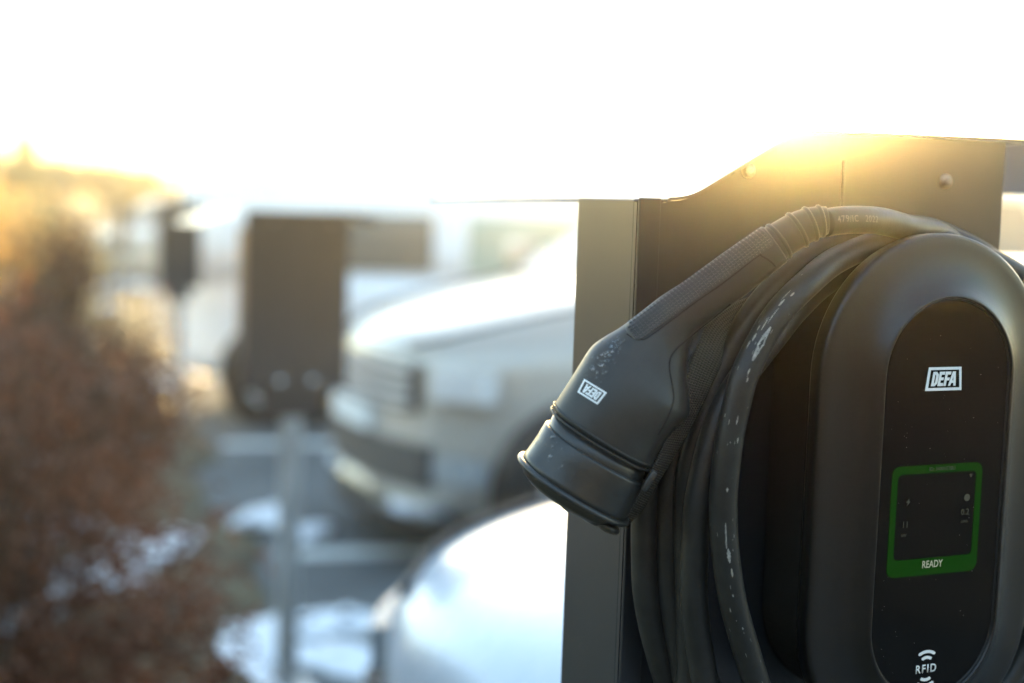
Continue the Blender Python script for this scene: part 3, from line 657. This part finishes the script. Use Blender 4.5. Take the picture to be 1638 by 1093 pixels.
# grip pad on the upper side of the handle: a raised patch with rows of small studs
def tn(t, n_): return (.813 * t + .582 * n_, -.582 * t + .813 * n_)      # handle axes -> drawing axes
def pad_pt(t, n_, lift):
    p = drop2(*tn(t, n_), 0)
    if p is None: return None
    x, y = q2(*tn(t, n_)); r = hb.ray_cast(Vector((x, y, .5)), Vector((0, 0, -1))); nn = r[1] if r[1].z > 0 else -r[1]
    return r[0] + nn * lift
bm = bmesh.new(); T0, T1, NC, NR = 503., 776., 1020.5, 18.0; rows = []
for i in range(93):
    t = T0 + (T1 - T0) * i / 92; e0 = min(1, (t - T0) / 13.); e1 = min(1, (T1 - t) / 7.)
    rr_ = NR * max(.12, math.sqrt(max(0, 1 - (1 - e0) ** 2))) * max(.3, math.sqrt(max(0, 1 - (1 - e1) ** 2)))
    row = []
    for j in range(15):
        k = -1 + 2 * j / 14; edge = j in (0, 14) or i in (0, 92)
        n_ = NC + rr_ * k
        p = None
        while p is None and n_ < NC + 20:
            p = pad_pt(t, n_, -.0004 if edge else .0007); n_ += .6
        row.append(bm.verts.new(p))
    rows.append(row)
for a, b in zip(rows, rows[1:]):
    for j in range(14): bm.faces.new((a[j], a[j + 1], b[j + 1], b[j]))
t = T0 + 9
while t < T1 - 6:
    e0 = min(1, (t - T0) / 13.); rr_ = 14.5 * math.sqrt(max(0, 1 - (1 - e0) ** 2)); k = -int(rr_ / 4.6)
    while k * 4.6 <= rr_:
        n_ = NC + k * 4.6; k += 1
        q4 = [pad_pt(t + a, n_ + b, l) for l in (.0006, .0013) for a, b in ((-2.2, -1.35), (2.2, -1.35), (2.2, 1.35), (-2.2, 1.35))]
        if any(p is None for p in q4): continue
        v4 = [bm.verts.new(p) for p in q4]; bm.faces.new(v4[4:])
        for q_ in range(4): bm.faces.new((v4[q_], v4[(q_ + 1) % 4], v4[4 + (q_ + 1) % 4], v4[4 + q_]))
    t += 6.6
gp = obj('grip_pad', bm, M['grip'], plug, False)
for p in gp.data.polygons: p.use_smooth = p.index < 92 * 14
# neck between housing and cap
bm = bmesh.new(); loft(bm, [sec(940, 744, 58.5, 84, 75), sec(952, 723, 58.5, 87, 77), sec(962, 700, 58.5, 86, 76)])
obj('socket_sleeve', bm, M['cap'], plug, True)
# rubber cap: barrel, flange, closed end with moulded lugs
cap = empty('cap', (0, 0, 0), 0, plug)
bm = bmesh.new(); loft(bm, [sec(953, 722, 58.5, 88, 78), sec(952.5, 722.5, 58.5, 92, 82), sec(951, 725, 58.5, 93.5, 83), sec(940, 744, 58.5, 94, 84), sec(924, 771, 58.5, 96, 86), sec(919, 779, 58.5, 98, 88)])
obj('cap_barrel', bm, M['cap'], cap, True)
bm = bmesh.new(); loft(bm, [sec(920, 777, 58.5, 97, 87), sec(918.8, 779, 58.5, 103, 92), sec(916.8, 782.5, 58.5, 104.5, 93.5), sec(915.2, 785, 58.5, 102, 91), sec(914, 787, 58.5, 93, 83), sec(910, 794, 58.5, 86, 76), sec(906, 801, 58.5, 70, 60)])
obj('cap_flange', bm, M['cap'], cap, True)
bm = bmesh.new()
for px, py, rx in ((882, 779, 12), (910, 806, 13), (944, 824, 16), (968, 837, 17)):
    x, y = q2(px, py); m_ = Matrix.Translation((x, y, .004)) @ Matrix.Rotation(R(-31.5), 4, 'Z') @ Matrix.Diagonal((rx * 1.5 / PX, 11 / PX, .020, 1))
    bmesh.ops.create_uvsphere(bm, u_segments=20, v_segments=12, radius=1.0, matrix=m_)
obj('cap_lug', bm, M['cap'], cap, True)
# clip on the right of the sleeve
bm = bmesh.new(); x, y = q2(1033, 765); add_box(bm, -.0022, .0022, -.0075, .0075, -.006, .006, bev=.001)
for v in bm.verts: v.co = Matrix.Rotation(R(-31.5), 3, 'Z') @ v.co + Vector((x, y, .018))
obj('latch', bm, M['cap'], plug, True)
# strain relief with ribs
sk = [(1236, 392.5, 35.4, 31, 31), (1250, 383, 35, 30, 30), (1275, 368, 31, 29, 29), (1296, 358.5, 22, 27, 27), (1312, 354, 11, 24, 24), (1322, 353, 4, 22.5, 22.5)]
ss = interp_secs(sk, 4); bm = bmesh.new(); loft(bm, [sec(*s, tilt=0, e=2.0) for s in ss]); sr = obj('strain_relief', bm, M['plug'], plug, True)
bm = bmesh.new()
for f_ in (3, 8, 12, 16):
    s = ss[min(f_, len(ss) - 1)]; pts = sec(s[0], s[1], s[2], s[3] - .8, s[4] - .8, tilt=0, e=2.0); k0 = (f_ * 7) % 5
    add_tube(bm, pts, .0017, 8, closed=True)
obj('relief_rib', bm, M['plug'], sr, True)
# plug logo, turned with the head, pressed onto the curved housing
lb = logo_bm(.0148, .0098, .0012, .0006, .0011)
bmesh.ops.subdivide_edges(lb, edges=[e for e in lb.edges if e.calc_length() > .002], cuts=4)
lcx, lcy = q2(942.5, 625); ra = R(180 - 31.5)
keep = True
for v in lb.verts:
    p = Matrix.Rotation(ra, 3, 'Z') @ v.co; r = hb.ray_cast(Vector((lcx + p.x, lcy + p.y, .5)), Vector((0, 0, -1)))
    v.co = r[0] + (r[1] if r[1].z > 0 else -r[1]) * .0003 if r[0] is not None else Vector((lcx + p.x, lcy + p.y, 0))
obj('plug_logo', lb, M['print'], plug)
# water drops on housing and cap
capb = bmesh.new()
for ch in cap.children: capb.from_mesh(ch.data)
cb = BVHTree.FromBMesh(capb); capb.free()
bm = bmesh.new(); rd_ = random.Random(5)
def dropl(px, py, r, tree):
    x, y = q2(px, py); h_ = tree.ray_cast(Vector((x, y, .5)), Vector((0, 0, -1)))
    if h_[0] is None: return
    hn = h_[1] if h_[1].z > 0 else -h_[1]; q = hn.to_track_quat('Z', 'Y').to_matrix().to_4x4(); q.translation = h_[0] + hn * r * .1
    bmesh.ops.create_icosphere(bm, subdivisions=2, radius=r * 1.35, matrix=q @ Matrix.Diagonal((1, 1.15, .6, 1)))
for i in range(110):
    t = rd_.random(); px = 932 + 58 * t + rd_.gauss(0, 6); py = 603 - 58 * t + rd_.gauss(0, 9); dropl(px, py, rd_.choice((.0003, .0004, .0005, .0007)), hb)
for px, py, r in ((952, 594, .0009), (959, 584, .0008), (947, 588, .0007), (951, 603, .0007)): dropl(px, py, r, hb)
for px, py, r in ((885, 695, .0008), (881, 696, .0007), (882, 710, .0006), (879, 725, .0011), (862, 743, .0006), (888, 703, .0004)): dropl(px, py, r, cb)
for i in range(25): dropl(rd_.uniform(850, 900), rd_.uniform(690, 760), rd_.choice((.0003, .0003, .0004)), cb)
tag(obj('water_droplets', bm, M['water'], plug, True), 'small water droplets', kind='stuff')
# strap of black webbing from the coil to the cap
SL = [(0.0806, -0.0377, 1.5425), (0.0467, -0.0508, 1.5338), (0.0295, -0.0551, 1.5235), (0.0201, -0.0579, 1.509), (0.0114, -0.0595, 1.4881), (0.0044, -0.0607, 1.4673), (-0.0038, -0.0621, 1.4508), (-0.0103, -0.063, 1.4351), (-0.0181, -0.0612, 1.4187), (-0.0256, -0.0574, 1.4022), (-0.0327, -0.0524, 1.3875)]
SR = [(0.0805, -0.0393, 1.5263), (0.0619, -0.0485, 1.5163), (0.0482, -0.0532, 1.5069), (0.0397, -0.0572, 1.4959), (0.0319, -0.0574, 1.481), (0.0246, -0.0569, 1.4653), (0.0158, -0.0558, 1.4482), (0.0073, -0.0517, 1.4302), (-0.0009, -0.0456, 1.4113), (-0.0077, -0.0399, 1.3944), (-0.0152, -0.0334, 1.3812)]
a_, b_ = catmull(SL, 8), catmull(SR, 8); bm = bmesh.new(); uvl = bm.loops.layers.uv.new('UVMap'); rows = []; acc = 0
for i, (l, r) in enumerate(zip(a_, b_)):
    if i: acc += ((l + r) / 2 - (a_[i - 1] + b_[i - 1]) / 2).length
    wv = r - l; nn = 10; rows.append([(bm.verts.new(l + wv * k / nn), acc, .019 * k / nn) for k in range(nn + 1)])
for i in range(len(rows) - 1):
    for k in range(10):
        q = (rows[i][k], rows[i][k + 1], rows[i + 1][k + 1], rows[i + 1][k]); f = bm.faces.new([x[0] for x in q])
        for lp, x in zip(f.loops, q): lp[uvl].uv = (x[1], x[2])
st = obj('strap', bm, M['webbing'], cab, True); so = st.modifiers.new('t', 'SOLIDIFY'); so.thickness = .0014; so.offset = 0

# ------------------------------------------------------------------ unseen building added behind the camera, darkens the near faces and their reflections
bd = empty('added_building', (0, -9, 0)); tag(bd, 'long dark building added unseen behind the camera to darken the near faces', 'building')
box('wall', (-24, 24, -8, 0, 0, 6.2), mat('added_building_wall', (0.010, 0.010, 0.010), .8, noise=.3, nscale=3), bd)
bm = bmesh.new(); rf_ = [(.6, 6.0), (-4, 8.2), (-8.6, 6.0), (-4, 8.0)]
a_ = [bm.verts.new((-24.5, y, z)) for y, z in rf_]; b_ = [bm.verts.new((24.5, y, z)) for y, z in rf_]
for i in range(4): bm.faces.new((a_[i], b_[i], b_[(i + 1) % 4], a_[(i + 1) % 4]))
bm.faces.new(a_[::-1]); bm.faces.new(b_); obj('roof', bm, mat('added_building_roof', (0.012, 0.012, 0.012), .7, noise=.3), bd)
for i in range(8):
    x = -21 + i * 6
    box('window', (x - .7, x + .7, .01, .05, 1.1, 2.5), M['blacktrim'], bd); box('window', (x - .7, x + .7, .01, .05, 3.9, 5.2), M['blacktrim'], bd)

# ------------------------------------------------------------------ shrubs and trees
def leaf_cloud(bm, centres, n, size, rng, flat_=.75):
    tot = sum(c[3] * c[4] * c[5] for c in centres)
    for cx, cy, cz, rx, ry, rz in centres:
        k = int(n * rx * ry * rz / tot)
        for _ in range(k):
            while True:
                d = Vector((rng.uniform(-1, 1), rng.uniform(-1, 1), rng.uniform(-1, 1)))
                if .12 < d.length < 1: break
            d *= (.55 + .45 * rng.random())
            p = Vector((cx + d.x * rx, cy + d.y * ry, cz + d.z * rz))
            if p.z < .03: continue
            s = size * rng.uniform(.6, 1.4); a = Vector((rng.gauss(0, 1), rng.gauss(0, 1), rng.gauss(0, .7))).normalized(); b = a.orthogonal().normalized()
            b = Matrix.Rotation(rng.uniform(0, 6.28), 3, a) @ b
            bm.faces.new([bm.verts.new(p + a * s), bm.verts.new(p + b * s * flat_ * .5), bm.verts.new(p - a * s), bm.verts.new(p - b * s * flat_ * .5)])
def stems(bm, base, spread, height, n, r, rng):
    for i in range(n):
        a = rng.uniform(0, 6.28); k = rng.random() ** .6; tip = Vector((base[0] + math.cos(a) * spread * k, base[1] + math.sin(a) * spread * k, height * rng.uniform(.6, 1.02)))
        b = Vector((base[0] + math.cos(a) * spread * .2 * k, base[1] + math.sin(a) * spread * .2 * k, 0)); m = b.lerp(tip, .5) + Vector((rng.gauss(0, .05), rng.gauss(0, .05), .1))
        pts = catmull([b, m, tip], 4); add_tube(bm, pts, [r * (1 - .7 * j / (len(pts) - 1)) for j in range(len(pts))], 4, caps=False)
        for _ in range(3):
            t = rng.uniform(.4, .95); p = b.lerp(tip, t) + Vector((0, 0, .05)); q = p + Vector((rng.gauss(0, .12), rng.gauss(0, .12), rng.uniform(.02, .2)))
            add_tube(bm, [p, p.lerp(q, .5), q], [r * .45, r * .3, r * .2], 3, caps=False)
M['leaf_brown'] = mat('dry_brown_leaf', (0.060, 0.022, 0.011), 0.7, noise=.6, nscale=7, col2=(0.26, 0.11, 0.06), trans=.35)
M['leaf_red'] = mat('reddish_leaf', (0.12, 0.045, 0.018), 0.7, noise=.6, nscale=6, col2=(0.28, 0.12, 0.05), trans=.45)
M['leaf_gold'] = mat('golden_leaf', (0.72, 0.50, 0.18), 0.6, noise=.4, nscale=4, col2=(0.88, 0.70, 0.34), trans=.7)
M['leaf_olive'] = mat('olive_foliage', (0.06, 0.065, 0.025), 0.7, noise=.5, nscale=1.5, col2=(0.12, 0.11, 0.05), trans=.25)
M['leaf_green'] = mat('green_needles', (0.07, 0.10, 0.012), 0.7, noise=.5, nscale=2, col2=(0.10, 0.12, 0.02), trans=.35)
M['twig'] = mat('twig_bark', (0.07, 0.045, 0.03), 0.85, noise=.4, nscale=20)
M['leaf_tan'] = mat('tan_winter_twigs', (0.16, 0.10, 0.06), 0.8, noise=.4, nscale=2, trans=.3)
def shrub(name, label, base, h, blobs, n, size, m, seed, nst=70, sr=.006, group='shrubs on the verge', cat='shrub'):
    rng = random.Random(seed); root = empty(name, (base[0], base[1], 0)); tag(root, label, cat, group)
    bm = bmesh.new(); leaf_cloud(bm, [(b[0] - base[0], b[1] - base[1], b[2], b[3], b[4], b[5]) for b in blobs], n, size, rng); obj('foliage', bm, m, root)
    bm = bmesh.new(); stems(bm, (0, 0), max(b[3] for b in blobs) * .95, h, nst, sr, rng); obj('stems', bm, M['twig'], root)
    return root
shrub('shrub', 'large brown leafed shrub filling the lower left, nearest the camera', (-1.22, 3.05), 1.38,
      [(-1.20, 3.1, .98, .50, .50, .46), (-1.0, 3.0, .60, .48, .45, .50), (-.80, 3.0, .74, .33, .32, .36), (-.74, 3.0, .52, .30, .32, .34), (-.92, 2.9, .35, .42, .38, .38), (-1.5, 3.1, .6, .5, .5, .6)], 15500, .0160, M['leaf_brown'], 1, 120, .005)
shrub('shrub', 'reddish brown shrub just behind the nearest one, left of the pale post', (-1.85, 5.0), 1.42,
      [(-1.9, 5.0, .80, .52, .5, .50), (-1.45, 5.0, .65, .33, .4, .45), (-1.32, 5.2, .80, .24, .3, .34)], 9000, .020, M['leaf_brown'], 2, 110, .006)
shrub('shrub', 'rust orange leafed shrub top behind the brown shrubs', (-2.15, 6.9), 1.6,
      [(-2.15, 6.9, 1.22, .17, .3, .30), (-2.35, 6.9, .8, .28, .4, .45), (-2.05, 7.0, .6, .4, .4, .45)], 7000, .022, M['leaf_red'], 3, 70, .006)
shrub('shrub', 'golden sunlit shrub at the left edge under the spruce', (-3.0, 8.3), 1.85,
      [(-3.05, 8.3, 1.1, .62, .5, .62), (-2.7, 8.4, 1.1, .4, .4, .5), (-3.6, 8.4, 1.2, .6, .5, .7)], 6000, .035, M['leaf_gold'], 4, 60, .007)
hg = empty('added_hedge', (3.4, 13.6, 0)); tag(hg, 'low hidden hedge added behind the white van to block the sun under it', 'hedge')  # hidden hedge, added to stop low sunlight streaming under the van
bm = bmesh.new(); rng = random.Random(77); add_box(bm, -4.9, 6.4, -.3, .3, .02, 1.0, bev=.1)
for _ in range(9000):
    p = Vector((rng.uniform(-5, 6.5), rng.uniform(-.4, .4), rng.uniform(.05, 1.12))); a = Vector((rng.gauss(0, 1), rng.gauss(0, 1), rng.gauss(0, 1))).normalized(); b = a.orthogonal().normalized(); q_ = .045
    bm.faces.new([bm.verts.new(p + a * q_), bm.verts.new(p + b * q_ * .5), bm.verts.new(p - a * q_), bm.verts.new(p - b * q_ * .5)])
obj('foliage', bm, M['leaf_olive'], hg)
def tree(name, label, x, y, h, wd, m, seed, n=2500, size=.16, trunk=.35, group='trees beyond the car park', conic=False, cat='tree'):
    rng = random.Random(seed); root = empty(name, (x, y, 0)); tag(root, label, cat, group)
    bm = bmesh.new()
    if conic:
        for i in range(n):
            t = rng.random() ** .6; z = h * (1 - t * .92); rr = wd / 2 * t * (.35 + .65 * rng.random() ** .5) * (1 + .25 * math.sin(z * 9 / h * 3)); a = rng.uniform(0, 6.28)
            p = Vector((rr * math.cos(a), rr * math.sin(a), z)); d = Vector((math.cos(a), math.sin(a), -.35)).normalized(); s = size * rng.uniform(.6, 1.3); b = Vector((-math.sin(a), math.cos(a), 0))
            bm.faces.new([bm.verts.new(p + d * s), bm.verts.new(p + b * s * .3), bm.verts.new(p - d * s * .4), bm.verts.new(p - b * s * .3)])
    else:
        bl = [(rng.gauss(0, wd * .22), rng.gauss(0, wd * .22), h * rng.uniform(trunk + .1, .82), wd * rng.uniform(.2, .34), wd * rng.uniform(.2, .34), h * rng.uniform(.13, .2)) for _ in range(9)]
        leaf_cloud(bm, bl, n, size, rng, 1.0)
    obj('crown', bm, m, root)
    bm = bmesh.new(); pts = catmull([Vector((0, 0, 0)), Vector((.03 * h, 0, h * .4)), Vector((0, .02 * h, h * .9))], 5)
    add_tube(bm, pts, [h * .022 * (1 - .85 * j / (len(pts) - 1)) for j in range(len(pts))], 8)
    for i in range(14):
        a = rng.uniform(0, 6.28); z = h * rng.uniform(trunk, .85); L = wd * .38 * (1 if not conic else (1 - z / h) + .1)
        add_tube(bm, [Vector((0, 0, z)), Vector((math.cos(a) * L * .5, math.sin(a) * L * .5, z + L * .25)), Vector((math.cos(a) * L, math.sin(a) * L, z + L * .55))], [h * .008, h * .005, h * .002], 5, caps=False)
    obj('trunk', bm, M['twig'], root); return root
tree('spruce_tree', 'green pointed spruce rising at the far left above the golden shrub', -17.2, 50, 3.9, 2.8, M['leaf_green'], 5, 3000, .22, conic=True)
for i, (px, d, top, wd, mm, lab) in enumerate(((-60, 60, 225, 5, 'leaf_olive', 'olive tree at the left edge, left of the spruce'), (100, 62, 246, 4.5, 'leaf_olive', 'low olive tree just right of the spruce'), (165, 66, 262, 4.5, 'leaf_olive', 'low olive tree second right of the spruce'),
                                        (215, 70, 285, 4, 'leaf_olive', 'lowest olive tree, just left of the tan tree'), (262, 80, 268, 3, 'leaf_tan', 'small tan bare tree at the left end of the van roof'), (338, 60, 203, 2.9, 'leaf_tan', 'round tan winter tree showing over the van roof'),
                                        (850, 80, 214, 4, 'leaf_tan', 'tan tree over the near pedestal roof, left one of the pair'), (925, 82, 200, 4.5, 'leaf_tan', 'tan tree over the near pedestal roof, right one of the pair'), (1000, 85, 212, 4.5, 'leaf_tan', 'low tan tree right of the tall poplar'))):
    hz = 323 + .033 * (px - 819); tree('tree', lab, (px - 819) / 2275 * d, d, 1.6 + (hz - top) * d / 2275, wd, M[mm], 20 + i, 1800, .22, trunk=.15)
tree('poplar_tree', 'tall slender bare poplar in the glare above the near pedestal roof', (955 - 819) / 2275 * 84, 84, 10.0, 1.3, M['leaf_tan'], 40, 1200, .2, trunk=.1)
# wooded hill on the right, far off
bm = bmesh.new(); rng = random.Random(9); n = 120; rows = []
for j in range(8):
    row = []
    for i in range(n):
        x = 20 + 110 * i / (n - 1); k = j / 7; prof_ = min(1, max(0, (x - 22) / 30)) ** .8
        hh = 10 * prof_ * math.sin(k * math.pi / 2) + (rng.uniform(-.3, .4) if j > 1 else 0) * prof_
        row.append(bm.verts.new((x, 100 + 18 * k + rng.uniform(-.4, .4), -.4 + hh)))
    rows.append(row)
for a, b in zip(rows, rows[1:]):
    for i in range(n - 1): bm.faces.new((a[i], a[i + 1], b[i + 1], b[i]))
tag(obj('hills', bm, mat('wooded_hillside', (0.05, 0.05, 0.035), .9, noise=.4, nscale=.2)), kind='structure')

# ------------------------------------------------------------------ haze volume added to imitate lens flare around the low sun
bm = bmesh.new(); add_box(bm, -201, 201, -61, 261, -1.0, 11)
hm = bpy.data.materials.new('flare_haze'); hm.use_nodes = True; t = hm.node_tree; t.nodes.clear()
pv = t.nodes.new('ShaderNodeVolumePrincipled'); pv.inputs['Color'].default_value = (.95, .97, 1.0, 1); pv.inputs['Density'].default_value = HAZE_DENSITY; pv.inputs['Anisotropy'].default_value = HAZE_G
out = t.nodes.new('ShaderNodeOutputMaterial'); t.links.new(pv.outputs[0], out.inputs['Volume'])
tag(obj('haze', bm, hm), 'added haze standing in for lens flare around the low sun', 'haze', kind='stuff')
S.cycles.volume_bounces = 0
